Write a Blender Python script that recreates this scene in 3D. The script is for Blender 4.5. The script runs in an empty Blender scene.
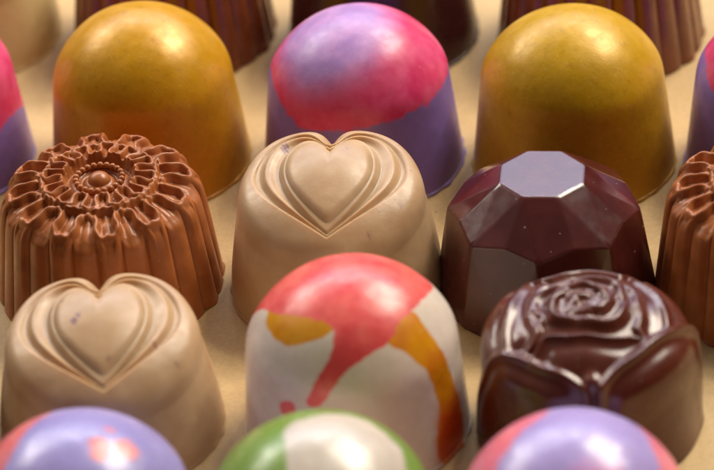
import bpy, bmesh, math, random
import numpy as np
from mathutils import Vector, Euler, noise as mnoise

# ------------------------------------------------------------------ camera, world, lamps, exposure
MM = 0.001
scene = bpy.context.scene
CAM_DIST, CAM_EL = 480.0, math.radians(35.0)
cam_d = bpy.data.cameras.new('camera')
cam = bpy.data.objects.new('camera', cam_d)
scene.collection.objects.link(cam)
cam.location = (0, -CAM_DIST * math.cos(CAM_EL) * MM, CAM_DIST * math.sin(CAM_EL) * MM)
cam.rotation_euler = (Euler((math.radians(90) - CAM_EL, 0, 0)).to_matrix() @ Euler((0, 0, math.radians(-4.3))).to_matrix()).to_euler()
cam_d.sensor_width = 36.0
cam_d.lens = 36.0 * 7.15 * CAM_DIST / 714.0
cam_d.clip_start = 0.01
cam_d.clip_end = 50.0
cam_d.dof.use_dof = True
cam_d.dof.focus_distance = 0.466
cam_d.dof.aperture_fstop = 20.0
cam_d.dof.aperture_blades = 8
scene.camera = cam

world = bpy.data.worlds.new('World')
scene.world = world
world.use_nodes = True
wt = world.node_tree
wb = wt.nodes['Background']


def wmath(op, a, b=None):
    nd = wt.nodes.new('ShaderNodeMath'); nd.operation = op
    for i, v in enumerate((a, b)):
        if v is None:
            continue
        if hasattr(v, 'links'):
            wt.links.new(v, nd.inputs[i])
        else:
            nd.inputs[i].default_value = v
    return nd.outputs[0]


def wramp(v, a, b, c=0.0, d=1.0):
    nd = wt.nodes.new('ShaderNodeMapRange'); nd.interpolation_type = 'SMOOTHSTEP'
    for k, x in zip(('From Min', 'From Max', 'To Min', 'To Max'), (a, b, c, d)):
        nd.inputs[k].default_value = x
    wt.links.new(v, nd.inputs['Value'])
    return nd.outputs['Result']


# surroundings: bright, cool daylight behind and above the tray, broken up by what stands there; warm and dim in front
wtc = wt.nodes.new('ShaderNodeTexCoord')
wsp = wt.nodes.new('ShaderNodeSeparateXYZ'); wt.links.new(wtc.outputs['Generated'], wsp.inputs[0])
wn = wt.nodes.new('ShaderNodeTexNoise'); wn.inputs['Scale'].default_value = 3.2; wn.inputs['Detail'].default_value = 3
wt.links.new(wtc.outputs['Generated'], wn.inputs['Vector'])
up_f = wramp(wsp.outputs['Z'], 0.22, 0.60)
back_f = wramp(wsp.outputs['Y'], -0.80, 0.35, 0.10, 1.0)
day = wmath('MULTIPLY', wmath('MULTIPLY', up_f, back_f), wramp(wn.outputs['Fac'], .38, .60, .45, 1.35))
wmix = wt.nodes.new('ShaderNodeMix'); wmix.data_type = 'RGBA'; wmix.clamp_factor = False
wt.links.new(day, wmix.inputs['Factor'])
wmix.inputs['A'].default_value = (0.07, 0.032, 0.013, 1)
wmix.inputs['B'].default_value = (0.74, 0.66, 0.62, 1)
# a paler, cooler band low at the back, as from a far window wall
lowsky = wmath('MULTIPLY', wramp(wsp.outputs['Y'], .62, .80), wmath('MULTIPLY', wramp(wsp.outputs['Z'], .36, .50), wramp(wsp.outputs['Z'], .62, .78, 1.0, 0.0)))
wadd = wt.nodes.new('ShaderNodeMix'); wadd.data_type = 'RGBA'; wadd.blend_type = 'ADD'; wadd.clamp_factor = False
wt.links.new(lowsky, wadd.inputs['Factor'])
wt.links.new(wmix.outputs['Result'], wadd.inputs['A'])
wadd.inputs['B'].default_value = (7.6, 8.2, 11.4, 1)
wt.links.new(wadd.outputs['Result'], wb.inputs[0])
wb.inputs[1].default_value = 0.38


def area(name, loc, target, sx, sy, power, color):
    l = bpy.data.lights.new(name, 'AREA')
    l.shape = 'RECTANGLE'
    l.size, l.size_y = sx, sy
    l.energy = power
    l.color = color
    o = bpy.data.objects.new(name, l)
    scene.collection.objects.link(o)
    o.location = loc
    d = Vector(target) - Vector(loc)
    o.rotation_euler = d.to_track_quat('-Z', 'Y').to_euler()
    return o


# window light on each side, split into invented uneven panes to break up highlights
def window(name, c, panes, power, color):
    d = -Vector(c).normalized()
    right = d.cross(Vector((0, 0, 1))).normalized(); upv = right.cross(d)
    tot = sum(w * h for _, _, w, h in panes)
    for u, v, w, h in panes:
        p = Vector(c) + right * u + upv * v
        area(name, p, (0, 0, 0), w, h, power * w * h / tot, color)


window('window_light_right', (0.50, 0.42, 0.78),
       [(-.27, .12, .05, .12), (-.18, .20, .07, .05), (-.14, .02, .06, .14), (-.05, .13, .05, .16), (-.03, -.08, .08, .07), (.05, .03, .05, .10),
        (.10, .18, .08, .06), (.14, -.05, .05, .15), (.22, .08, .06, .11), (.27, -.10, .05, .07), (-.22, -.12, .08, .05), (.04, -.20, .10, .05)], 14.5, (1.0, 0.90, 0.75))
window('window_light_left', (-0.62, 0.60, 0.66),
       [(-.20, .05, .05, .12), (-.08, .12, .06, .06), (-.07, -.04, .07, .10), (.04, .05, .04, .16), (.12, -.08, .07, .06), (.17, .09, .05, .10), (-.16, -.14, .09, .04)], 5.0, (1.0, 0.93, 0.82))
window('window_light_back', (-0.10, 0.85, 0.80), [(-.26, .0, .07, .04), (-.12, .04, .08, .03), (.02, .01, .06, .05), (.14, -.03, .08, .04), (.26, .03, .06, .04)], 3.0, (1.0, 0.96, 0.92))

scene.view_settings.view_transform = 'Standard'
scene.view_settings.look = 'None'
scene.view_settings.exposure = -0.12
scene.view_settings.gamma = 1.0
scene.cycles.use_denoising = True
scene.cycles.max_bounces = 10

rng = np.random.default_rng(7)
random.seed(7)


# ------------------------------------------------------------------ materials
class NT:
    def __init__(self, name):
        self.m = bpy.data.materials.new(name)
        self.m.use_nodes = True
        self.t = self.m.node_tree
        self.b = self.t.nodes['Principled BSDF']
        tc = self.t.nodes.new('ShaderNodeTexCoord')
        mp = self.t.nodes.new('ShaderNodeMapping')
        mp.inputs['Scale'].default_value = (1000, 1000, 1000)   # object space in millimetres
        self.t.links.new(tc.outputs['Object'], mp.inputs[0])
        self.co = mp.outputs[0]

    def n(self, typ, **kw):
        nd = self.t.nodes.new(typ)
        for k, v in kw.items():
            setattr(nd, k, v)
        return nd

    def l(self, a, b):
        self.t.links.new(a, b)

    def noise(self, scale, detail=4, rough=0.55, co=None):
        nd = self.n('ShaderNodeTexNoise')
        nd.inputs['Scale'].default_value = scale
        nd.inputs['Detail'].default_value = detail
        nd.inputs['Roughness'].default_value = rough
        self.l(co or self.co, nd.inputs['Vector'])
        return nd.outputs['Fac']

    def ramp(self, fac, a, b, c0=0.0, c1=1.0):
        nd = self.n('ShaderNodeMapRange')
        nd.interpolation_type = 'SMOOTHSTEP'
        nd.inputs['From Min'].default_value = a
        nd.inputs['From Max'].default_value = b
        nd.inputs['To Min'].default_value = c0
        nd.inputs['To Max'].default_value = c1
        self.l(fac, nd.inputs['Value'])
        return nd.outputs['Result']

    def math(self, op, a, b=None):
        nd = self.n('ShaderNodeMath')
        nd.operation = op
        for i, v in enumerate((a, b)):
            if v is None:
                continue
            if hasattr(v, 'links'):
                self.l(v, nd.inputs[i])
            else:
                nd.inputs[i].default_value = v
        return nd.outputs[0]

    def mix(self, fac, a, b):
        nd = self.n('ShaderNodeMix')
        nd.data_type = 'RGBA'
        for s, v in ((nd.inputs['Factor'], fac), (nd.inputs['A'], a), (nd.inputs['B'], b)):
            if hasattr(v, 'links'):
                self.l(v, s)
            elif isinstance(v, (int, float)):
                s.default_value = v
            else:
                s.default_value = (*v, 1)
        return nd.outputs['Result']

    def attr(self, name):
        nd = self.n('ShaderNodeAttribute')
        nd.attribute_name = name
        return nd.outputs['Fac']

    def bump(self, h, dist, strength=1.0, prev=None):
        nd = self.n('ShaderNodeBump')
        nd.inputs['Distance'].default_value = dist * MM
        nd.inputs['Strength'].default_value = strength
        self.l(h, nd.inputs['Height'])
        if prev is not None:
            self.l(prev, nd.inputs['Normal'])
        return nd.outputs[0]


def specks(nt, scale, size, keep, seed=0.0):
    """sparse little dots: 1 inside a dot"""
    mp = nt.n('ShaderNodeMapping')
    mp.inputs['Location'].default_value = (seed, seed * 1.7, seed * 0.6)
    nt.l(nt.co, mp.inputs[0])
    v = nt.n('ShaderNodeTexVoronoi')
    v.inputs['Scale'].default_value = scale
    nt.l(mp.outputs[0], v.inputs['Vector'])
    sep = nt.n('ShaderNodeSeparateColor')
    nt.l(v.outputs['Color'], sep.inputs[0])
    pick = nt.math('GREATER_THAN', sep.outputs[0], 1 - keep)
    sz = nt.math('MULTIPLY', sep.outputs[1], size)
    inside = nt.math('LESS_THAN', v.outputs['Distance'], sz)
    return nt.math('MULTIPLY', pick, inside)


def finish(nt, col, rough, sss=0.0, sss_rad=(1, .5, .3), sss_scale=1.5, coat=0.3, bump_amt=1.0,
           dust=1.0, metallic=0.0, coat_rough=0.12, ior=1.46, waves=1.0, spec=.5):
    """shared surface: dust, tiny pits, soft undulation, uneven gloss"""
    d1 = specks(nt, 0.85, 0.13, 0.14 * dust, 3.0)
    d2 = specks(nt, 1.7, 0.16, 0.07 * dust, 9.0)
    dd = nt.math('MAXIMUM', d1, d2)
    ddm = nt.math('MULTIPLY', dd, 0.40)
    c = nt.mix(ddm, col, (0.75, 0.62, 0.48))
    nt.l(c, nt.b.inputs['Base Color'])
    nn = nt.noise(0.35, 5, 0.6)
    rr = nt.ramp(nn, 0.3, 0.7, rough * 0.78, rough * 1.3)
    nt.l(rr, nt.b.inputs['Roughness'])
    nt.b.inputs['IOR'].default_value = ior
    nt.b.inputs['Specular IOR Level'].default_value = spec
    nt.b.inputs['Metallic'].default_value = metallic
    nt.b.inputs['Coat Weight'].default_value = coat
    nt.b.inputs['Coat Roughness'].default_value = coat_rough
    if sss > 0:
        nt.b.inputs['Subsurface Weight'].default_value = sss
        nt.b.inputs['Subsurface Radius'].default_value = sss_rad
        nt.b.inputs['Subsurface Scale'].default_value = sss_scale * MM
    b = nt.bump(nt.noise(0.16, 2, 0.5), 0.30 * waves, 0.8)
    b = nt.bump(nt.noise(2.6, 6, 0.6), 0.020 * bump_amt, 0.9, b)
    pits = specks(nt, 1.1, 0.11, 0.16, 21.0)
    hh = nt.math('SUBTRACT', dd, pits)
    b = nt.bump(hh, 0.05, 0.8, b)
    nt.l(b, nt.b.inputs['Normal'])
    return nt.m


def mat_milk():
    nt = NT('milk_chocolate')
    col = nt.mix(nt.ramp(nt.noise(0.25, 4), .35, .7), (0.32, 0.098, 0.024), (0.43, 0.145, 0.042))
    return finish(nt, col, 0.36, sss=0.2, sss_rad=(1, .35, .15), sss_scale=.8, coat=0.05, dust=0.9, waves=.5)


def mat_darkmilk():
    nt = NT('dark_milk_chocolate')
    col = nt.mix(nt.ramp(nt.noise(0.25, 4), .35, .7), (0.16, 0.040, 0.012), (0.22, 0.058, 0.020))
    return finish(nt, col, 0.28, coat=0.4, dust=0.5)


def mat_dark(name='dark_chocolate', a=(0.040, 0.0105, 0.0085), b=(0.058, 0.017, 0.012), dust=1.3, rough=.26, waves=.5, coat=.12, ba=1.0):
    nt = NT(name)
    col = nt.mix(nt.ramp(nt.noise(0.2, 5), .35, .7), a, b)
    return finish(nt, col, rough, bump_amt=ba, coat=coat, spec=.62, dust=dust, coat_rough=.16, waves=waves)


def mat_caramel(seed=0.0):
    nt = NT('caramel_chocolate')
    col = nt.mix(nt.ramp(nt.noise(0.16, 5), .3, .7), (0.45, 0.280, 0.145), (0.54, 0.365, 0.210))
    p = specks(nt, 0.17, 0.13, 0.30, 31.0 + seed)
    pn = nt.math('MULTIPLY', p, nt.ramp(nt.noise(2.0, 4), .42, .6, 0.1, 0.75))
    col = nt.mix(pn, col, (0.20, 0.045, 0.065))
    p2 = specks(nt, 0.5, 0.12, 0.12, 5.0 + seed)
    col = nt.mix(nt.math('MULTIPLY', p2, .4), col, (0.30, 0.10, 0.07))
    col = nt.mix(nt.math('MULTIPLY', nt.attr('fleck'), nt.ramp(nt.noise(2.6, 4), .30, .55, .35, .9)), col, (0.16, 0.05, 0.10))
    return finish(nt, col, 0.40, sss=0.5, sss_rad=(1, .6, .35), sss_scale=1.6, coat=0.12, dust=0.9, bump_amt=1.4, coat_rough=.25, spec=.5)


def mat_paint(name, base, layers, rough=0.3, metallic=0.0, coat=0.5, dust=0.5, edge=0.12, wob=0.5, sss=0.3,
              sheen=None, flake=None, waves=1.0):
    """layers: (attribute holding a signed distance in mm, colour, edge softness mm, wobble mm)"""
    nt = NT(name)
    col = base
    for at, c, soft, wobble in layers:
        d = nt.attr(at)
        w = nt.ramp(nt.noise(0.55, 4, .6), .2, .8, -wobble, wobble)
        f = nt.ramp(nt.math('ADD', d, w), -soft, soft, 1.0, 0.0)
        if soft < 1:                                        # fine spatter of the same colour past the edge
            near = nt.ramp(d, .4, 3.2, .75, 0.0)
            f = nt.math('MAXIMUM', f, nt.math('MULTIPLY', near, specks(nt, 1.25, .17, .16, 7.0 + soft)))
        if not hasattr(c, 'links') and len(c) == 2:
            c = nt.mix(nt.ramp(nt.noise(0.22, 4, .6), .35, .65), c[0], c[1])
        col = nt.mix(f, col, c)
    vary = nt.ramp(nt.noise(0.5, 6, .65), .35, .7, 0.0, 0.22)
    dark = nt.n('ShaderNodeMix'); dark.data_type = 'RGBA'; dark.blend_type = 'MULTIPLY'
    nt.l(vary, dark.inputs['Factor'])
    if hasattr(col, 'links'):
        nt.l(col, dark.inputs['A'])
    else:
        dark.inputs['A'].default_value = (*col, 1)
    dark.inputs['B'].default_value = (0.72, 0.68, 0.66, 1)
    col = dark.outputs['Result']
    if flake:
        fl = specks(nt, 3.4, 0.32, 0.40, 2.0)
        col = nt.mix(nt.math('MULTIPLY', fl, .5), col, flake)
        br = nt.ramp(nt.noise(0.9, 8, .72), .5, .7, 0, .35)
        col = nt.mix(br, col, (0.30, 0.13, 0.006))
    return finish(nt, col, rough, sss=sss, sss_rad=(1, .6, .5), sss_scale=.8, coat=coat, dust=dust, coat_rough=.22,
                  metallic=metallic, waves=waves)


def mat_paper():
    nt = NT('parchment_paper')
    c = nt.mix(nt.ramp(nt.noise(0.05, 5, .6), .35, .65), (0.57, 0.385, 0.165), (0.66, 0.465, 0.215))
    c = nt.mix(nt.ramp(nt.noise(1.6, 6, .75), .42, .62, 0, .35), c, (0.40, 0.27, 0.13))
    c = nt.mix(nt.ramp(nt.noise(2.3, 5, .8), .56, .7, 0, .4), c, (0.72, 0.60, 0.42))
    c = nt.mix(nt.math('MULTIPLY', specks(nt, 0.45, .10, .25, 4.0), .6), c, (0.14, 0.05, 0.02))
    nt.l(c, nt.b.inputs['Base Color'])
    nt.b.inputs['Roughness'].default_value = 0.62
    b = nt.bump(nt.noise(2.2, 7, .75), 0.10, 0.8)
    b = nt.bump(nt.noise(0.08, 3, .5), 0.8, 0.6, b)
    nt.l(b, nt.b.inputs['Normal'])
    return nt.m


# ------------------------------------------------------------------ geometry helpers (millimetres)
def link_mesh(name, V, F, mat, parent=None, attrs=None, smooth=True):
    me = bpy.data.meshes.new(name)
    me.from_pydata((np.asarray(V, float) * MM).tolist(), [], F)
    me.update()
    if smooth:
        me.polygons.foreach_set('use_smooth', np.ones(len(me.polygons), bool))
    me.materials.append(mat)
    for k, v in (attrs or {}).items():
        a = me.attributes.new(k, 'FLOAT', 'POINT')
        a.data.foreach_set('value', np.asarray(v, np.float32))
    o = bpy.data.objects.new(name, me)
    scene.collection.objects.link(o)
    if parent is not None:
        o.parent = parent
    return o


def thing(name, label, cat, x, y, rz=0.0, group=None):
    o = bpy.data.objects.new(name, None)
    scene.collection.objects.link(o)
    o.empty_display_size = 0.01
    o.location = (x * MM, y * MM, 0)
    o.rotation_euler = (0, 0, math.radians(rz))
    tag(o, label, cat, group)
    return o


def tag(o, label, cat, group=None):
    o['label'] = label
    o['category'] = cat
    if group:
        o['group'] = group
    return o


def ring_faces(nr, nt, pole=0, first=1):
    """pole vertex, then nr rings of nt vertices; returns the faces, outward up"""
    F = []
    for j in range(nt):
        k = (j + 1) % nt
        F.append((pole, first + j, first + k))
    for i in range(nr - 1):
        a = first + i * nt
        b = a + nt
        for j in range(nt):
            k = (j + 1) % nt
            F.append((a + j, b + j, b + k, a + k))
    return F


def wob(theta, z, seed, amp):
    """smooth closed unevenness round the piece"""
    r = np.random.default_rng(seed)
    w = 0
    for k in range(1, 6):
        w = w + np.sin(k * theta + r.uniform(0, 6.28) + z * r.uniform(-.12, .12)) * r.uniform(.3, 1) / k
    return w * amp


def foot(theta, seed):
    """uneven run-out of chocolate at the foot: width in mm"""
    r = np.random.default_rng(seed + 50)
    w = 0.12 + 0 * theta
    for k in (2, 3, 5, 9, 14, 23, 31):
        w = w + np.sin(k * theta + r.uniform(0, 6.28)) * r.uniform(.4, 1) * 0.07
    return np.clip(w, 0.02, .8)


def add_foot(P, theta, seed):
    """P list of rings (nt,3); appends the thin foot film and the underside ring"""
    last = P[-1].copy()
    r = np.hypot(last[:, 0], last[:, 1]); w = foot(theta, seed)
    cx, cy = np.cos(theta), np.sin(theta)
    for dr, z in ((.25, .30), (.85, .20), (1.0, .08), (.9, .02)):
        rr = r + w * dr
        P.append(np.stack([rr * cx, rr * cy, np.full_like(rr, z)], 1))
    rr = r * .93
    P.append(np.stack([rr * cx, rr * cy, np.full_like(rr, .02)], 1))
    return P


def poly_sdf(px, py, poly):
    poly = np.asarray(poly, float)
    d = np.full(px.shape, 1e9); inside = np.zeros(px.shape, bool)
    n = len(poly)
    for i in range(n):
        a = poly[i]; b = poly[(i + 1) % n]
        e = b - a
        t = np.clip(((px - a[0]) * e[0] + (py - a[1]) * e[1]) / (e @ e + 1e-9), 0, 1)
        d = np.minimum(d, np.hypot(px - a[0] - t * e[0], py - a[1] - t * e[1]))
        c = ((a[1] > py) != (b[1] > py)) & (px < (b[0] - a[0]) * (py - a[1]) / (b[1] - a[1] + 1e-12) + a[0])
        inside ^= c
    return np.where(inside, -d, d)


def smooth_poly(pts, n=3):
    p = np.asarray(pts, float)
    for _ in range(n):
        q = np.roll(p, -1, 0)
        p = np.stack([.75 * p + .25 * q, .25 * p + .75 * q], 1).reshape(-1, 2)
    return p


# ------------------------------------------------------------------ dome bonbon
def prof_dome(R, Rs, zs, h, N, SH=2.6):
    """mould profile: straight tapering wall up to a shoulder, then a round cap"""
    Hc = h - zs; Rc = (Rs * Rs + Hc * Hc) / (2 * Hc)
    a = math.asin(Rs / Rc) if Hc <= Rc else math.pi - math.asin(Rs / Rc)
    t = np.linspace(0, a, 200)
    z2 = np.linspace(zs, 0, 200)[1:]
    r = np.r_[Rc * np.sin(t), Rs + (R - Rs) * (1 - z2 / zs)]
    z = np.r_[h - Rc + Rc * np.cos(t), z2]
    s = np.r_[0, np.cumsum(np.hypot(np.diff(r), np.diff(z)))]
    q = np.linspace(0, s[-1], N + 1); r = np.interp(q, s, r); z = np.interp(q, s, z)
    k = np.exp(-np.linspace(-2, 2, int(2 * SH / (s[-1] / N)) | 1) ** 2); k /= k.sum(); m = len(k) // 2
    rp = np.r_[-r[m:0:-1], r, r[-1] + (r[-1] - r[-2]) * np.arange(1, m + 1)]
    zp = np.r_[z[m:0:-1], z, z[-1] + (z[-1] - z[-2]) * np.arange(1, m + 1)]
    r, z = np.convolve(rp, k, 'valid'), np.convolve(zp, k, 'valid')
    z[-1] = .45
    return r, z, q


def dome(name, label, x, y, mat, seed, R=14.5, Rs=12.8, zs=15.3, h=23.7, masks=None, group=None, rz=0, cat='bonbon'):
    nr, nth = 150, 320
    th = np.linspace(0, 2 * np.pi, nth, endpoint=False)
    r, z, s = prof_dome(R, Rs, zs, h, nr)
    rings = []
    for i in range(1, nr + 1):
        rr = r[i] * (1 + wob(th, z[i], seed, .006) * min(1, r[i] / 6))
        zz = z[i] + wob(th, z[i], seed + 3, .12) * min(1, r[i] / 8) * (z[i] / h)
        rings.append(np.stack([rr * np.cos(th), rr * np.sin(th), zz + 0 * th], 1))
    k = len(rings)
    rings = add_foot(rings, th, seed)
    ss = list(s[1:]) + [s[-1]] * (len(rings) - k)
    u = np.concatenate([[0.0]] + [q * np.cos(th) for q in ss])
    v = np.concatenate([[0.0]] + [q * np.sin(th) for q in ss])
    V = np.concatenate([[[0, 0, z[0]]]] + rings)
    F = ring_faces(len(rings), nth)
    F.append(tuple(range(len(V) - nth, len(V)))[::-1])
    attrs = {}
    for key, polys in (masks or {}).items():
        d = np.full(u.shape, 1e9)
        for p in polys:
            d = np.minimum(d, poly_sdf(u, v, smooth_poly(p, 2)))
        attrs[key] = d
    if 'ember' in attrs:
        attrs['ember'] = np.maximum(attrs['ember'], attrs['mustard'])
    o = link_mesh(name, V, F, mat, None, attrs)
    o.location = (x * MM, y * MM, 0); o.rotation_euler = (0, 0, math.radians(rz))
    tag(o, label, cat, group)
    return o


# ------------------------------------------------------------------ heart bonbon
HO = (0.0, -1.0)


def heart_outline(g):
    """nested hearts: g=1 is the raised one; wider ones grow mostly sideways"""
    v = np.linspace(0, 1, 500)                           # right half: straight-sided V swelling outwards, then the lobe
    x1, y1 = np.sin(np.pi / 2 * v ** .92), .66 * v
    a = np.linspace(0, 2.62, 400)[1:]
    x2, y2 = .5 + .5 * np.cos(a), .66 + .34 * np.sin(a)
    x3, y3 = np.linspace(x2[-1], 0, 30)[1:], np.linspace(y2[-1], .795, 30)[1:]
    x = np.r_[x1, x2, x3]; y = np.r_[y1, y2, y3]
    x = np.r_[x, -x[::-1][1:-1]]; y = np.r_[y, y[::-1][1:-1]]
    x = x * 6.7 * g
    y = -10.2 + 17.0 * y
    k = np.where(y > HO[1], .36, .15)
    y = HO[1] + (y - HO[1]) * (1 + (g - 1) * k) + .3 * (g - 1)
    return x, y


NPH = 720
_phi = np.linspace(-np.pi, np.pi, NPH, endpoint=False)


def _rho_table(g):
    x, y = heart_outline(g)
    a = np.arctan2(x - HO[0], y - HO[1]); r = np.hypot(x - HO[0], y - HO[1])
    o = np.argsort(a)
    return np.interp(_phi, a[o], r[o], period=2 * np.pi)


_G = np.linspace(.2, 2.3, 64)
_TAB = np.stack([_rho_table(g) for g in _G])             # radius for every g and azimuth


def heart_rho(phi):
    return np.interp(phi, _phi, _rho_table(1.0), period=2 * np.pi)


def heart_gauge(x, y):
    dx, dy = x - HO[0], y - HO[1]
    r = np.hypot(dx, dy)
    f = (np.arctan2(dx, dy) + np.pi) / (2 * np.pi) * NPH
    i0 = np.floor(f).astype(int) % NPH; i1 = (i0 + 1) % NPH; w = f - np.floor(f)
    g = np.full(r.shape, _G[-1])
    prev = _TAB[0][i0] * (1 - w) + _TAB[0][i1] * w
    g = np.where(r <= prev, _G[0] * r / np.maximum(prev, 1e-6), g)
    for k in range(1, len(_G)):
        cur = _TAB[k][i0] * (1 - w) + _TAB[k][i1] * w
        m = (r > prev) & (r <= cur)
        g = np.where(m, _G[k - 1] + (_G[k] - _G[k - 1]) * (r - prev) / np.maximum(cur - prev, 1e-6), g)
        prev = cur
    return g


def sstep(a, b, x):
    t = np.clip((x - a) / (b - a), 0, 1)
    return t * t * (3 - 2 * t)


def heart_top(x, y):
    return 19.2 + .15 * y - .020 * y * y - .020 * x * x


def heart_relief(x, y):
    g = heart_gauge(x, y)
    floor = -.30 * (1 - sstep(1.10, 1.62, g))
    gg = np.minimum(g, 1.615)
    ph = np.where(gg > 1.275, (gg - 1.105) / .34, (gg - 1.035) / .48)
    waves = (-.38 * np.cos(ph * 2 * np.pi) - .38) * sstep(.90, 1.02, g)
    fade = sstep(-11.6, -10.5, y + .16 * x * x)
    near_tip = 1 - .45 * np.exp(-((y + 10.2) / 1.6) ** 2 - (x / 1.8) ** 2)
    q = .80 * np.sqrt(x * x + 22) - y - 14.6
    q = .5 * (q + np.sqrt(q * q + 4.0))
    drop = -.34 * q ** 1.25 + .15
    return (floor + waves) * near_tip * fade + drop



def heart_cleft(x, y):
    return -1.9 * np.exp(-(np.abs(x) / 1.15) ** 1.2) * sstep(4.0, 7.6, y)


def fleck(V, spots):
    m = np.zeros(len(V))
    for x, y, r, st in spots:                            # berry bits showing at the surface
        d = np.hypot((V[:, 0] - x) * 1.0, (V[:, 1] - y) * .7) + .12 * np.sin(V[:, 0] * 9 + V[:, 1] * 7)
        m = np.maximum(m, st * (1 - sstep(r * .6, r * 1.3, d)) * (V[:, 2] > 5))
    return m


def heart_bonbon(name, label, x, y, mat, seed, rz=0, group=None, H=0.0, flecks=()):
    root = thing(name, label, 'bonbon', x, y, rz, group)
    nth = 560
    th = np.linspace(0, 2 * np.pi, nth, endpoint=False)
    d90 = np.abs((th - np.pi / 2 + np.pi) % (2 * np.pi) - np.pi)
    notch = 2.9 * np.exp(-(d90 / .34) ** 1.15)
    lobe = 0.15 * np.exp(-((d90 - .55) / .38) ** 2)
    front = np.abs((th + np.pi / 2 + np.pi) % (2 * np.pi) - np.pi)
    Rt = 12.55 + lobe - notch - .9 * np.exp(-(d90 / 1.0) ** 2) - .15 * np.exp(-(front / .7) ** 2)
    rings = []
    n1 = 112
    c, s = np.cos(th), np.sin(th)
    er = 3.2                                     # rounding of the edge
    rin = Rt - er * .42
    for i in range(1, n1 + 1):
        r = rin * i / n1
        X, Y = r * c, r * s
        rings.append(np.stack([X, Y, heart_top(X, Y) + heart_relief(X, Y) * (1 - sstep(.90, 1.0, i / n1) * sstep(-1.0, 3.0, Y)) + heart_cleft(X, Y) + H], 1))
    zedge = heart_top(rin * c, rin * s) + heart_relief(rin * c, rin * s) * (1 - sstep(-1.0, 3.0, rin * s)) + heart_cleft(rin * c, rin * s) + H
    Rb = 14.55 * (1 + wob(th, 0, seed, .005))
    # a cubic from the lip over and down to the foot
    slope = (rings[-1][:, 2] - rings[-4][:, 2]) / (rings[-1][:, 0] * c + rings[-1][:, 1] * s - rings[-4][:, 0] * c - rings[-4][:, 1] * s)
    p0 = np.stack([rin, zedge], 1)
    kk = np.ones(41) / 41
    slope = np.convolve(np.concatenate([slope[-20:], slope, slope[:20]]), kk, 'valid')
    sl = np.clip(slope, -2.2, .25)
    p1 = p0 + np.stack([np.full(nth, 1.5), 1.5 * sl], 1)
    shoulder = np.stack([Rt + .35, zedge - er * 1.25], 1)
    p2 = shoulder + np.stack([np.full(nth, -.15), np.full(nth, 1.5)], 1)
    for q in np.linspace(0, 1, 17)[1:]:
        b = ((1 - q) ** 3)[..., None] * p0 if False else (1 - q) ** 3 * p0 + 3 * (1 - q) ** 2 * q * p1 + 3 * (1 - q) * q * q * p2 + q ** 3 * shoulder
        rings.append(np.stack([b[:, 0] * c, b[:, 0] * s, b[:, 1]], 1))
    for q in np.linspace(0, 1, 41)[1:]:
        zz = shoulder[:, 1] * (1 - q) + .45 * q
        e = 1 - (1 - q) ** 1.5
        rr = shoulder[:, 0] * (1 - e) + Rb * e
        rr = rr + wob(th, zz * 2, seed + 2, .06) * np.sin(np.pi * q)
        rings.append(np.stack([rr * c, rr * s, zz], 1))
    rings = add_foot(rings, th, seed)
    z0 = float(heart_top(0., 0.) + heart_relief(np.array([0.]), np.array([0.]))[0] + H)
    V = np.concatenate([[[0, 0, z0]]] + rings)
    F = ring_faces(len(rings), nth)
    F.append(tuple(range(len(V) - nth, len(V)))[::-1])
    link_mesh('body', V, F, mat, root, {'fleck': fleck(V, flecks)})
    # the raised heart in the middle
    nt2, nr2 = 360, 60
    ph = np.linspace(0, 2 * np.pi, nt2, endpoint=False)
    rho = heart_rho(ph)
    k = np.ones(7) / 7
    rho = np.convolve(np.concatenate([rho[-3:], rho, rho[:3]]), k, 'valid')
    rs = []
    for i in range(1, nr2 + 1):
        g = i / nr2
        gg = g * 1.02
        X = HO[0] + rho * gg * np.sin(ph) * -1; Y = HO[1] + rho * gg * np.cos(ph)
        pil = .55 * (1 - g ** 2.2) + .10 - 1.05 * sstep(.70, 1.03, np.full_like(X, g)) ** 1.3
        rs.append(np.stack([X, Y, heart_top(X, Y) + pil + H], 1))
    low = rs[-1].copy(); low[:, 2] -= 1.2
    rs.append(low)
    V = np.concatenate([[[0, HO[1], float(heart_top(0., HO[1])) + .65 + H]]] + rs)
    F = ring_faces(len(rs), nt2)
    F.append(tuple(range(len(V) - nt2, len(V)))[::-1])
    link_mesh('raised_heart', V, F, mat, root, {'fleck': fleck(V, flecks)})
    return root


# ------------------------------------------------------------------ filigree (flower) chocolate
def meander(N, rm, A, B, ph0, n=3000, sq=1.0, C=0.0):
    t = np.linspace(0, 2 * np.pi, n, endpoint=False)
    p = N * t + ph0
    cc = np.tanh(sq * np.cos(p)) / np.tanh(sq)
    r = rm + A * cc
    th = t + (B * np.sin(2 * p) + C * np.sin(6 * p)) / N
    return np.stack([r * np.cos(th), r * np.sin(th)], 1)


def min_dist(px, py, curve):
    out = np.full(px.shape, 1e9)
    fx, fy = px.ravel(), py.ravel(); o = out.ravel()
    cr = np.hypot(curve[:, 0], curve[:, 1]); ca = np.arctan2(curve[:, 1], curve[:, 0])
    nb = 60
    cb = np.floor((ca + np.pi) / (2 * np.pi) * nb).astype(int) % nb
    pb = np.floor((np.arctan2(fy, fx) + np.pi) / (2 * np.pi) * nb).astype(int) % nb
    for b in range(nb):
        near = curve[np.isin(cb, [(b + k) % nb for k in (-2, -1, 0, 1, 2)])]
        idx = np.where(pb == b)[0]
        for c0 in range(0, len(idx), 4000):
            ii = idx[c0:c0 + 4000]
            d = (fx[ii, None] - near[None, :, 0]) ** 2 + (fy[ii, None] - near[None, :, 1]) ** 2
            o[ii] = np.sqrt(d.min(1))
    return o.reshape(px.shape)


FN = 12


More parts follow.
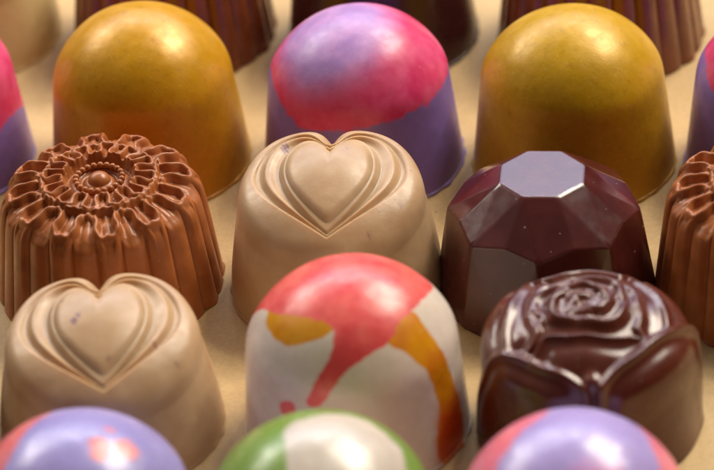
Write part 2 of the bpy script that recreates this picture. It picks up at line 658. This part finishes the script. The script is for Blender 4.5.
def flower_meshes():
    nth, n1 = 960, 140
    th = np.linspace(0, 2 * np.pi, nth, endpoint=False)
    c, s = np.cos(th), np.sin(th)
    rim = 12.5 + .42 * np.cos(FN * th) + .20 * np.cos(2 * FN * th)
    outer = meander(FN, 10.5, 1.95, .50, 0.0, sq=.8, C=.15)
    inner = meander(FN, 6.35, 1.35, .90, math.pi, sq=.7)
    ringc = np.stack([7.95 * np.cos(np.linspace(0, 6.2832, 900)), 7.95 * np.sin(np.linspace(0, 6.2832, 900))], 1)
    wv = 1 + .028 * np.cos(FN * np.linspace(0, 6.2832, 900) + math.pi)
    ringc = ringc * wv[:, None]
    rad = np.linspace(0, 1, n1 + 1)[1:]
    Rg = rad[:, None] * rim[None, :]
    X, Y = Rg * c, Rg * s
    do = min_dist(X, Y, outer); di = min_dist(X, Y, inner); dr_ = min_dist(X, Y, ringc)

    def rope(d, w, h):
        return h * np.sqrt(np.clip(1 - (d / w) ** 2, 0, 1)) ** 1.1 + .30 * h * np.exp(-(d / (w * 1.35)) ** 2)
    Rr = np.hypot(X, Y)
    base = 17.3 - .0075 * Rr ** 2 - .06 * np.clip(Rr - 9.5, 0, 9) ** 2
    T = np.arctan2(Y, X)
    # floor: sunk between the ropes, with fine stamen lines
    lines = .16 * np.cos(4 * FN * T) * sstep(7.5, 8.5, Rr) + .10 * np.cos(3 * FN * T) * (1 - sstep(7.5, 8.2, Rr)) * sstep(4.3, 4.8, Rr)
    inpet = np.exp(-((do) / 1.6) ** 2)
    floor = base + lines * (1 - sstep(12.0, 12.7, Rr)) - .35 * sstep(8, 9.5, Rr) * (1 - inpet)
    jit = 1 + .12 * np.sin(5 * T + 1) + .08 * np.sin(13 * T + 2)
    Z = floor + np.maximum(np.maximum(rope(do, .54, .74) * jit, rope(di, .46, .74) * jit), rope(dr_, .42, .62))
    Z += .45 * (1 - sstep(7.9, 8.3, Rr)) * sstep(4.4, 4.8, Rr)       # the inner lace stands on a raised disc
    Z -= .55 * np.exp(-((Rr - 2.35) / .45) ** 2)
    # groove between the two laces and sunk disc round the boss
    Z -= .55 * np.exp(-((Rr - 4.35) / .55) ** 2)
    Z += .25 * np.exp(-((Rr - 4.95) / .2) ** 2)
    rings = [np.stack([X[i], Y[i], Z[i]], 1) for i in range(n1)]
    zrim = Z[-1]
    # roll over the rim and run down as flutes
    nw = 74
    crease = np.abs(np.sin(FN * th / 2))
    for q in np.linspace(0, 1, nw + 1)[1:]:
        z = zrim * (1 - q) + .45 * q
        taper = 12.5 + (15.2 - 12.5) * q
        fl = 1.05 * np.sqrt(np.abs(np.cos(FN * th)) + .01) - .62 + .16 * np.cos(FN * th)
        amp = (1 - .40 * q)
        roll = .75 * (1 - math.exp(-q * 18))
        a0 = sstep(0, .08, np.array(q))
        r = (rim - 12.5) * (1 - a0) + taper + fl * amp * a0 + roll * (1 - q)
        r = r + wob(th, z, 5, .05)
        rings.append(np.stack([r * c, r * s, z], 1))
    rings = add_foot(rings, th, 77)
    V = np.concatenate([[[0, 0, 17.2]]] + rings)
    F = ring_faces(len(rings), nth)
    F.append(tuple(range(len(V) - nth, len(V)))[::-1])
    # boss
    nb, m = 64, 14
    tb = np.linspace(0, 2 * np.pi, nb, endpoint=False)
    rs = []
    for i in range(1, m + 1):
        a = i / m * math.pi / 2
        r = 1.60 * math.sin(a); z = 17.0 + 1.45 * math.cos(a)
        rs.append(np.stack([r * np.cos(tb), r * np.sin(tb), np.full(nb, z)], 1))
    low = rs[-1].copy(); low[:, 2] = 16.2; rs.append(low)
    Vb = np.concatenate([[[0, 0, 18.45]]] + rs)
    Fb = ring_faces(len(rs), nb); Fb.append(tuple(range(len(Vb) - nb, len(Vb)))[::-1])
    # bead ring: a thin hoop carrying round beads
    Vr = []; Fr = []
    nu, nv = 120, 10
    for i in range(nu):
        a = i / nu * 2 * np.pi
        for j in range(nv):
            b = j / nv * 2 * np.pi
            q = 3.15 + .30 * math.cos(b)
            Vr.append((q * math.cos(a), q * math.sin(a), 17.45 + .30 * math.sin(b)))
    for i in range(nu):
        for j in range(nv):
            i2, j2 = (i + 1) % nu, (j + 1) % nv
            Fr.append((i * nv + j, i2 * nv + j, i2 * nv + j2, i * nv + j2))
    nbead = 22
    for k in range(nbead):
        a = 2 * np.pi * k / nbead
        cx, cy, cz, rb = 3.15 * math.cos(a), 3.15 * math.sin(a), 17.62, .46
        o0 = len(Vr)
        Vr.append((cx, cy, cz + rb))
        for i in range(1, 7):
            p = i / 7 * math.pi
            for j in range(12):
                b = j / 12 * 2 * math.pi
                Vr.append((cx + rb * math.sin(p) * math.cos(b), cy + rb * math.sin(p) * math.sin(b), cz + rb * math.cos(p)))
        Fr += [tuple(o0 + q for q in f) for f in ring_faces(6, 12)]
        Fr.append(tuple(o0 + 1 + 60 + j for j in range(12))[::-1])
    return (V, F), (Vb, Fb), (Vr, Fr)


_fm = None


def flower(name, label, x, y, mat, rz=0, group=None):
    global _fm
    if _fm is None:
        _fm = flower_meshes()
    root = thing(name, label, 'bonbon', x, y, rz, group)
    link_mesh('body', *_fm[0], mat, root)
    link_mesh('centre_boss', *_fm[1], mat, root)
    link_mesh('bead_ring', *_fm[2], mat, root)
    return root


# ------------------------------------------------------------------ gem-cut chocolate
def gem(name, label, x, y, mat, rz=0):
    bm = bmesh.new()

    def ring(n, r, z, off, sx=1.0):
        for k in range(n):
            a = math.radians(off) + 2 * math.pi * k / n
            bm.verts.new((r * math.cos(a) * sx, r * math.sin(a), z))
    ring(8, 6.0, 18.2, 22.5)
    ring(8, 11.9, 13.6, 22.5)
    ring(8, 13.05, 12.65, 0.0)
    ring(8, 15.0, 0.3, 0.0)
    ring(8, 14.55, 0.3, 22.5)
    bmesh.ops.convex_hull(bm, input=bm.verts[:])
    bmesh.ops.dissolve_limit(bm, angle_limit=math.radians(3.0), verts=bm.verts[:], edges=bm.edges[:])
    bmesh.ops.bevel(bm, geom=bm.edges[:], offset=.30, segments=4, profile=.55, affect='EDGES', clamp_overlap=True)
    # thin foot film
    nth = 128
    for k in range(1):
        th = np.linspace(0, 2 * np.pi, nth, endpoint=False)
        w = foot(th, 91)
        top = [bm.verts.new(((14.25) * math.cos(a), 14.25 * math.sin(a), .42)) for a in th]
        mid = [bm.verts.new(((14.5 + ww) * math.cos(a), (14.5 + ww) * math.sin(a), .22)) for a, ww in zip(th, w)]
        bot = [bm.verts.new(((14.5 + ww) * math.cos(a), (14.5 + ww) * math.sin(a), .03)) for a, ww in zip(th, w)]
        for j in range(nth):
            q = (j + 1) % nth
            bm.faces.new((top[j], mid[j], mid[q], top[q]))
            bm.faces.new((mid[j], bot[j], bot[q], mid[q]))
        bm.faces.new(top[::-1]) if False else None
    me = bpy.data.meshes.new(name)
    for v in bm.verts:
        v.co *= MM
    bm.to_mesh(me); bm.free()
    me.materials.append(mat)
    o = bpy.data.objects.new(name, me)
    scene.collection.objects.link(o)
    o.location = (x * MM, y * MM, 0); o.rotation_euler = (0, 0, math.radians(rz))
    tag(o, label, 'bonbon')
    return o


# ------------------------------------------------------------------ rose chocolate
# outlines of the petals in the unrolled map (arc in mm from the crown centre, front = -y): lift, lip height, lip width, outline
ROSE = [
    (.60, .60, .45, [(-3.6, 6.4), (-5.6, 4.6), (-6.5, 1.8), (-6.7, -1.5), (-6.0, -5.2), (-12, -9), (-26, -6), (-26, 12), (-10, 16)]),      # inner left
    (.55, .60, .45, [(4.0, 6.0), (5.5, 4.0), (6.2, 1.0), (6.3, -2.4), (5.6, -5.8), (12, -9), (26, -6), (26, 12), (10, 16)]),               # inner right
    (.75, .85, .55, [(-5.2, 6.4), (-1.3, 8.0), (2.8, 8.0), (6.0, 5.8), (12, 16), (0, 26), (-12, 16)]),                     # back
    (1.35, .80, .60, [(-6.6, 7.2), (-8.3, 3.6), (-9.6, -0.2), (-10.2, -4.3), (-11, -9), (-26, -10), (-30, 6), (-16, 22), (-6, 12)]),   # left
    (1.05, .80, .60, [(6.2, 6.8), (8.2, 4.4), (9.3, 1.5), (9.8, -1.5), (9.0, -6), (26, -8), (28, 6), (14, 22), (6, 12)]),    # right
    (1.25, .80, .50, [(-6.6, -6.4), (-5.5, -5.3), (-3.6, -5.6), (-0.1, -6.3), (3.8, -6.6), (6.0, -6.0), (7.4, -7.6), (9, -16), (0, -24), (-10, -18), (-8.5, -9)]),  # front middle
    (1.75, .60, .70, [(-24.0, -1.0), (-18.0, -3.4), (-14.6, -4.0), (-12.1, -4.0), (-10.0, -5.4), (-6.4, -8.7), (-2.8, -11.2), (-.3, -13.4), (-.2, -22), (-.2, -40), (-40, -30), (-44, -2), (-30, -1)]),  # front left
    (1.9, 1.0, .70, [(-.4, -13.6), (1.4, -11.5), (4.6, -8.8), (8.8, -4.9), (12.0, -1.6), (13.8, -.6), (24, 1), (44, 2), (40, -30), (-.2, -40), (-.2, -22)]),   # front right
]
BUD = [  # ridges of the closed bud: azimuth from, to, radius from, to, height
    (60, 250, .9, 1.2, .8), (215, 400, 1.9, 2.6, 1.0), (10, 150, 2.6, 3.6, 1.1), (120, 262, 3.4, 4.2, 1.2), (235, 372, 4.0, 4.7, 1.1),
    (-10, 110, 4.7, 5.5, 1.15), (95, 200, 5.3, 5.9, 1.0)]


def rose(name, label, x, y, mat, rz=0):
    root = thing(name, label, 'bonbon', x, y, rz)
    nr, nth = 250, 720
    th = np.linspace(0, 2 * np.pi, nth, endpoint=False)
    r, z, s = prof_dome(13.7, 11.9, 13.5, 19.3, nr, 1.8)
    S = s[1:, None] + 0 * th[None, :]
    T = th[None, :] + 0 * S
    U, W = S * np.cos(T), S * np.sin(T)
    dr = np.gradient(r); dz = np.gradient(z); L = np.hypot(dr, dz)
    nrm_r = (-dz / L)[1:, None]; nrm_z = (dr / L)[1:, None]
    disp = .12 + 0 * S
    near = S < 9
    for a0, a1, q0, q1, hh in BUD:
        k = np.linspace(0, 1, 120)
        a = np.radians(a0 + (a1 - a0) * k); q = (q0 + (q1 - q0) * k) * (1 + .10 * np.sin(3 * a + q0)) + .12 * np.sin(7 * a + a0)
        cx, cy = q * np.cos(a), q * np.sin(a) * .96
        d2 = np.full(S.shape, 1e9); px, py = U[near], W[near]
        dd = (px[:, None] - cx[None, :]) ** 2 + (py[:, None] - cy[None, :]) ** 2
        j = dd.argmin(1); d2[near] = np.sqrt(dd.min(1))
        side = np.zeros(S.shape); side[near] = np.hypot(px, py) - q[j]
        wd = np.where(side > 0, 1.15, .36)                       # steep inside, sloping outwards like a petal
        end = np.zeros(S.shape); end[near] = np.sin(np.pi * np.clip(k[j], .03, .97)) ** .4
        disp = np.maximum(disp, hh * end * np.exp(-(d2 / wd) ** 2))
    disp = disp - .25 * np.exp(-(S / .6) ** 2)
    lab = np.full(S.shape, -1)
    for i, (lift, lip, lw, poly) in enumerate(ROSE):
        P = smooth_poly(poly, 2)
        d = -poly_sdf(U, W, P) + .10 * np.sin(9 * T + 2 * i)
        lip_i = lip * (1 - .75 * sstep(2.5, 6.5, W)) if i in (0, 1, 3, 4) else lip
        d = np.where(S > s[-1] - 1, 9, d) if False else d
        m = sstep(-.34, .34, d)
        dc = np.clip(d, 0, 99)
        body = lift * (1 - .25 * sstep(0, 12, dc)) + lip_i * np.exp(-(dc / lw) ** 1.6) - .30 * np.exp(-((d - 1.7) / .8) ** 2) + .35 * np.sin(np.pi * np.clip(dc / 8, 0, 1))
        new = np.where(m > 0, m * body + (1 - m) * np.minimum(disp, .3 + 0 * disp), -1)
        upd = (m > .01) & ((new > disp) | (d > .1))
        lab[upd] = i
        disp = np.where(upd, new, disp)
    k = np.exp(-(((U + .4) / 1.15) ** 2 + ((W + 12.4) / 1.05) ** 2) ** 1.5)
    disp = disp + .9 * k
    disp = disp * (1 - sstep(s[-1] - 10, s[-1] - .5, S) * .45)
    for it in range(11):
        keep = disp.copy() if it >= 6 else None
        disp = (2 * disp + np.roll(disp, 1, 1) + np.roll(disp, -1, 1)) / 4
        d2 = disp.copy(); d2[1:-1] = (2 * disp[1:-1] + disp[:-2] + disp[2:]) / 4; disp = d2
        if keep is not None:                                # the bud keeps its finer ridges
            disp = np.where(S < 8, keep, disp)
    RR = r[1:, None] + nrm_r * disp
    ZZ = z[1:, None] + nrm_z * disp
    rings = [np.stack([RR[i] * np.cos(th), RR[i] * np.sin(th), ZZ[i]], 1) for i in range(nr)]
    rings[-1][:, 2] = .45
    rings = add_foot(rings, th, 55)
    V = np.concatenate([[[0, 0, rings[0][:, 2].mean()]]] + rings)
    F = ring_faces(len(rings), nth)
    F.append(tuple(range(len(V) - nth, len(V)))[::-1])
    lab_v = np.concatenate([[-1], lab.ravel(), np.full((len(rings) - nr) * nth, -2)])
    full = bpy.data.meshes.new('tmp'); full.from_pydata((V * MM).tolist(), [], F); full.update()
    nv = np.zeros(len(V) * 3); full.vertices.foreach_get('normal', nv); nv = nv.reshape(-1, 3)
    bpy.data.meshes.remove(full)
    groups = {}
    for f in F:
        g = lab_v[f[1]] if len(f) < 5 else -2
        zf = V[f[0]][2]
        if g == -2 or zf < 1.0:
            key = 'body'
        elif g == -1:
            key = 'bud' if np.hypot(*V[f[0]][:2]) < 9 else 'body'
        else:
            key = int(g)
        groups.setdefault(key, []).append(f)
    for key, fs in groups.items():
        ids = sorted({i for f in fs for i in f}); remap = {a: b for b, a in enumerate(ids)}
        nm = key if isinstance(key, str) else 'petal'
        o = link_mesh(nm, V[ids], [tuple(remap[i] for i in f) for f in fs], mat, root)
        o.data.normals_split_custom_set_from_vertices([tuple(v) for v in nv[ids]])
    return root


# ------------------------------------------------------------------ the setting
def paper():
    n = 160
    xs = np.concatenate([np.linspace(-600, -100, 20), np.linspace(-95, 95, n), np.linspace(100, 600, 20)])
    ys = np.concatenate([np.linspace(-600, -105, 20), np.linspace(-100, 100, n), np.linspace(105, 600, 20)])
    V = []
    for yy in ys:
        for xx in xs:
            V.append((xx, yy, -.12 + .10 * mnoise.noise(Vector((xx * .05, yy * .05, 0)))))
    m = len(xs); F = []
    for j in range(len(ys) - 1):
        for i in range(m - 1):
            a = j * m + i
            F.append((a, a + 1, a + 1 + m, a + m))
    o = link_mesh('ground_paper', V, F, mat_paper())
    o['kind'] = 'structure'
    return o


paper()

M_milk, M_dm, M_caramel = mat_milk(), mat_darkmilk(), mat_caramel()
M_caramel2 = mat_caramel(11.0)


def mat_pale():
    nt = NT('pale_chocolate')
    col = nt.mix(nt.ramp(nt.noise(0.16, 5), .3, .7), (0.60, 0.45, 0.19), (0.68, 0.53, 0.26))
    return finish(nt, col, 0.36, coat=0.2, dust=0.5)


M_pale = mat_pale()
M_gem = mat_dark('gem_dark_chocolate', (0.060, 0.010, 0.009), (0.088, 0.016, 0.014), dust=1.3, rough=.18, coat=.20, ba=.25, waves=.25)
M_rose = mat_dark('rose_dark_chocolate', (0.085, 0.017, 0.009), (0.120, 0.028, 0.015), dust=1.4, rough=.22, coat=.14)
M_dark = mat_dark('plain_dark_chocolate', (0.035, 0.008, 0.008), (0.05, 0.012, 0.011), dust=.5)

# ---- row in focus: flower, heart, gem, flower
flower('filigree_bonbon', 'milk chocolate with lace flower top, whole one left of the upper caramel heart', -34.2, -7.2, M_milk, rz=6)
heart_bonbon('heart_bonbon', 'caramel coloured heart topped chocolate between lace flower chocolate and gem cut one', -3.1, -11.3, M_caramel, 11, rz=-5, H=.4, flecks=[(-6.3, 6.0, .55, 1), (-5.3, 5.4, .25, .8), (9.6, -5.2, .35, .5), (5.6, -9.9, .25, .5), (2.4, 3.0, .15, .5)])
gem('faceted_bonbon', 'dark maroon chocolate shaped like a gem with flat octagonal top facet', 25.2, -15.0, M_gem, rz=-8)
flower('filigree_bonbon', 'milk chocolate with lace flower top, cut off by the right edge of the picture', 55.2, -19.3, M_milk, rz=-7)

# ---- next row to the front: heart, painted dome, rose
heart_bonbon('heart_bonbon', 'caramel coloured heart topped chocolate with purple fleck, left of the coral splashed dome', -33.6, -39.0, M_caramel2, 23, rz=2, H=-1.1, flecks=[(-3.2, -1.2, .45, 1), (-2.6, -.4, .35, .9), (-4.6, 3.4, .2, .7), (.9, -7.2, .3, .5), (6.8, -4.5, .3, .7), (9.4, -6.8, .25, .5)])

coral = [(-16, 4), (-12.9, 2.0), (-10.9, -1.9), (-6.3, -5.5), (-2.9, -7.4), (-2.1, -9.5), (-3.6, -12.4), (-6.4, -14.9), (-9.0, -16.4), (-7.8, -17.8),
         (-5.9, -17.7), (-3.1, -15.6), (-0.4, -13.5), (3.1, -11.6), (5.4, -10.1), (6.4, -7.0), (8.6, -5.0), (11.7, 1.1), (13, 5), (7, 12), (-4, 13.5), (-12, 10)]
coral2 = [(-14.6, -14.4), (-12.4, -14.8), (-10.7, -16.4), (-12.5, -17.5), (-15.0, -16.2)]
must1 = [(-11.5, 0.5), (-12.2, -4.1), (-10.2, -7.8), (-6.6, -9.4), (-1.9, -8.9), (0, -5), (-8, 0)]
must2 = [(4.0, -5.0), (6.7, -4.4), (8.4, -4.8), (11.0, -6.8), (15.0, -9.0), (20.1, -9.6), (24.0, -9.5), (27.5, -10.6), (29.0, -14.0), (28, -20),
         (23.0, -22.6), (19.6, -21.8), (18.5, -18.1), (17.7, -15.4), (14.3, -13.9), (11.2, -12.4), (7.8, -11.3), (4.6, -10.6), (3, -8.5)]
M_cream = mat_paint('painted_cream', ((0.74, 0.64, 0.53)), [
    ('mustard', ((0.74, 0.32, 0.004), (0.66, 0.21, 0.004)), .16, .25),
    ('ember', ((0.68, 0.10, 0.006), (0.60, 0.06, 0.006)), 2.5, .5),
    ('coral', ((0.86, 0.155, 0.135), (0.76, 0.075, 0.08)), .16, .25)], rough=.32, coat=.25, dust=.6)
dome('painted_dome_bonbon', 'cream dome with coral red cap dripping down and a mustard stripe', -1.6, -42.2, M_cream, 31, R=14.6, Rs=13.5, zs=14.5,
     masks={'coral': [coral, coral2], 'mustard': [must1, must2], 'ember': [[(21, -6), (22, -12), (16, -17), (18, -26), (32, -24), (34, -6)]]})
rose('rose_bonbon', 'dark chocolate moulded as an opening rose with overlapping petals', 28.0, -45.8, M_rose)
dome('plain_bonbon', 'dark chocolate barely showing at the left picture edge beside the lower caramel heart', -64.4, -33.7, M_dark, 5, h=20, zs=12)

# ---- front row, tops only
BIG = 60


def lower(pts):
    return pts


M_a1 = mat_paint('painted_lilac_coral', ((0.33, 0.29, 0.62)), [
    ('coral', ((0.78, 0.17, 0.17), (0.72, 0.22, 0.26)), .5, .5)], rough=.28, coat=.3)
dome('lilac_dome_bonbon', 'lilac blue dome with coral blotches, front left corner of the picture', -36.0, -68.7, M_a1, 41, R=14.6, Rs=13.3, zs=13.6, h=22.3,
     masks={'coral': [[(-2.2, 9), (-3.6, 6), (-5.7, 2.8), (-7.5, -.1), (-12, -9), (-20, -30), (-45, -20), (-40, 20), (-8, 16)],
                      [(2.0, -1.9), (3.0, -.2), (4.4, -1.1), (5.0, -3.0), (3.8, -4.6), (2.3, -3.9)],
                      [(5.2, -.9), (6.4, .2), (8.0, -.4), (8.6, -1.9), (7.2, -3.4), (5.6, -2.6)],
                      [(3.9, 1.2), (4.6, 2.0), (5.7, 1.4), (5.1, .2)]]})
M_a2 = mat_paint('painted_green_cream', ((0.20, 0.33, 0.065)), [
    ('cream', ((0.66, 0.58, 0.50), (0.58, 0.52, 0.44)), .35, .35)], rough=.28, coat=.3)
dome('green_dome_bonbon', 'green dome with a broad cream patch, front row below the coral splashed dome', -6.9, -72.4, M_a2, 43, R=14.6, Rs=13.3, zs=13.6, h=22.3,
     masks={'cream': [[(-30, 12), (-12, 14), (12, 14), (30, 12), (30, 40), (-30, 40)], [(-3.8, 2.0), (-1.8, 4.3), (3.5, 6.0), (8.2, 4.8), (11.4, 1.9), (12.2, -2.9), (15.5, -14), (11, -26), (-2, -28), (-3.2, -12), (-3.5, -1)]]})  # first outline: unseen cream back, added to keep green bounce off the dome behind
M_a3 = mat_paint('painted_lilac_pink', ((0.40, 0.32, 0.66)), [
    ('rosy', ((0.62, 0.22, 0.52), (0.66, 0.26, 0.50)), 2.0, .8),
    ('coral', ((0.80, 0.17, 0.24), (0.74, 0.22, 0.32)), .7, .5)], rough=.28, coat=.3)
dome('lilac_pink_dome_bonbon', 'pale lilac dome with pink sides, front row below the dark rose', 23.5, -75.9, M_a3, 47, R=14.6, Rs=13.3, zs=13.6, h=22.3,
     masks={'coral': [[(-1.5, 9), (-3.2, 5.1), (-6.7, 2.2), (-9.6, -.9), (-14, -8), (-24, -30), (-50, -20), (-40, 20), (-8, 16)],
                      [(8.5, 8), (10.3, 2.7), (11.0, -2.1), (13, -9), (20, -26), (45, -20), (40, 20), (14, 14)]],
            'rosy': [[(1.0, -4.6), (5, -5), (7.5, -7), (7, -16), (-1, -16), (-2, -8)]]})

# ---- row behind: pink and purple, bronze, pink and purple, olive gold, pink and purple
M_pink = mat_paint('painted_pink_purple', ((0.26, 0.17, 0.52)), [
    ('pink', ((0.72, 0.035, 0.16), (0.80, 0.10, 0.25)), .45, .6),
    ('lilac', ((0.44, 0.25, 0.60), (0.58, 0.32, 0.66)), 3.0, .35)], rough=.38, coat=.18)
pinkcap = [(-15.5, 3), (-15.4, -9), (-12.6, -15.2), (-7.0, -17.6), (-1.7, -18.3), (6.1, -17.0), (12.1, -13.0), (15.0, -8.4), (16.8, -3.6), (17.5, 6), (13, 15), (0, 18), (-12, 14)]
lil = [(-12.5, -3), (-10.5, -9.5), (-6, -11.6), (-1.0, -11.0), (3.4, -8), (5.0, -2), (5, 4), (0, 8), (-7, 7), (-12, 3)]
dome('pink_dome_bonbon', 'pink and purple dome with lilac swirl, between the two golden domes', 1.9, 19.5, M_pink, 53, masks={'pink': [pinkcap], 'lilac': [lil]})
lcap = [(15.5, -18), (18.0, -13.5), (20.6, -7.5), (23.4, -1.5), (25, 8), (14, 18), (-10, 18), (-18, 0), (-10, -20), (5, -22)]
dome('pink_dome_bonbon', 'hot pink and purple dome cut off by the left picture edge', -60.6, 27.7, M_pink, 57, masks={'pink': [lcap], 'lilac': [[(-5, -5), (0, -8), (3, 2), (-4, 4)]]})
rcap = [(-13.5, 5), (-13.9, 0), (-14.3, -5.4), (-12.8, -9.5), (-10, -13), (-4, -17), (8, -17), (16, -4), (12, 14), (-6, 14)]
dome('pink_dome_bonbon', 'pink and purple dome cut off by the right picture edge', 61.9, 10.6, M_pink, 59, masks={'pink': [rcap], 'lilac': [[(-3, -6), (3, -8), (5, 2), (-2, 5)]]})
M_gold = mat_paint('painted_bronze_gold', ((0.62, 0.31, 0.004)), [
    ('orange', ((0.56, 0.20, 0.004), (0.52, 0.22, 0.006)), 7.0, 1.0)], rough=.36, coat=.10, metallic=.10, flake=(0.75, 0.50, 0.12), sss=0)
dome('gold_dome_bonbon', 'glossy amber gold dome, left one of two, behind the lace flower chocolate', -28.9, 23.6, M_gold, 61, h=24.3,
     masks={'orange': [[(-14, -15), (0, -17), (14, -15), (26, -4), (26, -30), (0, -40), (-30, -28), (-26, -4)]]})
M_must = mat_paint('painted_olive_gold', ((0.58, 0.33, 0.006)), [
    ('orange', ((0.46, 0.21, 0.006), (0.48, 0.25, 0.008)), 7.0, 1.0)], rough=.38, coat=.10, metallic=.10, flake=(0.72, 0.52, 0.16), sss=0)
dome('gold_dome_bonbon', 'speckled mustard gold dome, right one of two, behind the gem cut chocolate', 31.9, 15.1, M_must, 67,
     masks={'orange': [[(-14, -19), (0, -21), (14, -19), (26, -8), (26, -30), (0, -40), (-30, -28), (-26, -8)]]})

# ---- farthest row, only the lower parts in the picture
heart_bonbon('heart_bonbon', 'blurred caramel chocolate in the far left corner of the back row', -57.7, 62.2, M_pale, 71)
flower('filigree_bonbon', 'fluted brown chocolate blurred in the back row, behind amber gold dome', -25.4, 57.6, M_dm, rz=4)
dome('plain_bonbon', 'smooth dark chocolate blurred in the back row, behind the middle pink dome', 6.4, 53.0, M_dark, 73, h=22)
flower('filigree_bonbon', 'fluted reddish dark chocolate blurred in the back row, behind mustard gold dome', 39.1, 47.8, M_dm, rz=-5)

# repeats of one mould belong together
for o in scene.objects:
    kind = o.name.split('.')[0]
    if o.parent is None and kind in ('heart_bonbon', 'filigree_bonbon', 'pink_dome_bonbon', 'gold_dome_bonbon', 'plain_bonbon'):
        o['group'] = {'heart_bonbon': 'heart topped chocolates on the tray', 'filigree_bonbon': 'lace flower chocolates on the tray',
                      'pink_dome_bonbon': 'pink and purple painted domes', 'gold_dome_bonbon': 'golden painted domes',
                      'plain_bonbon': 'smooth dark chocolates on the tray'}[kind]
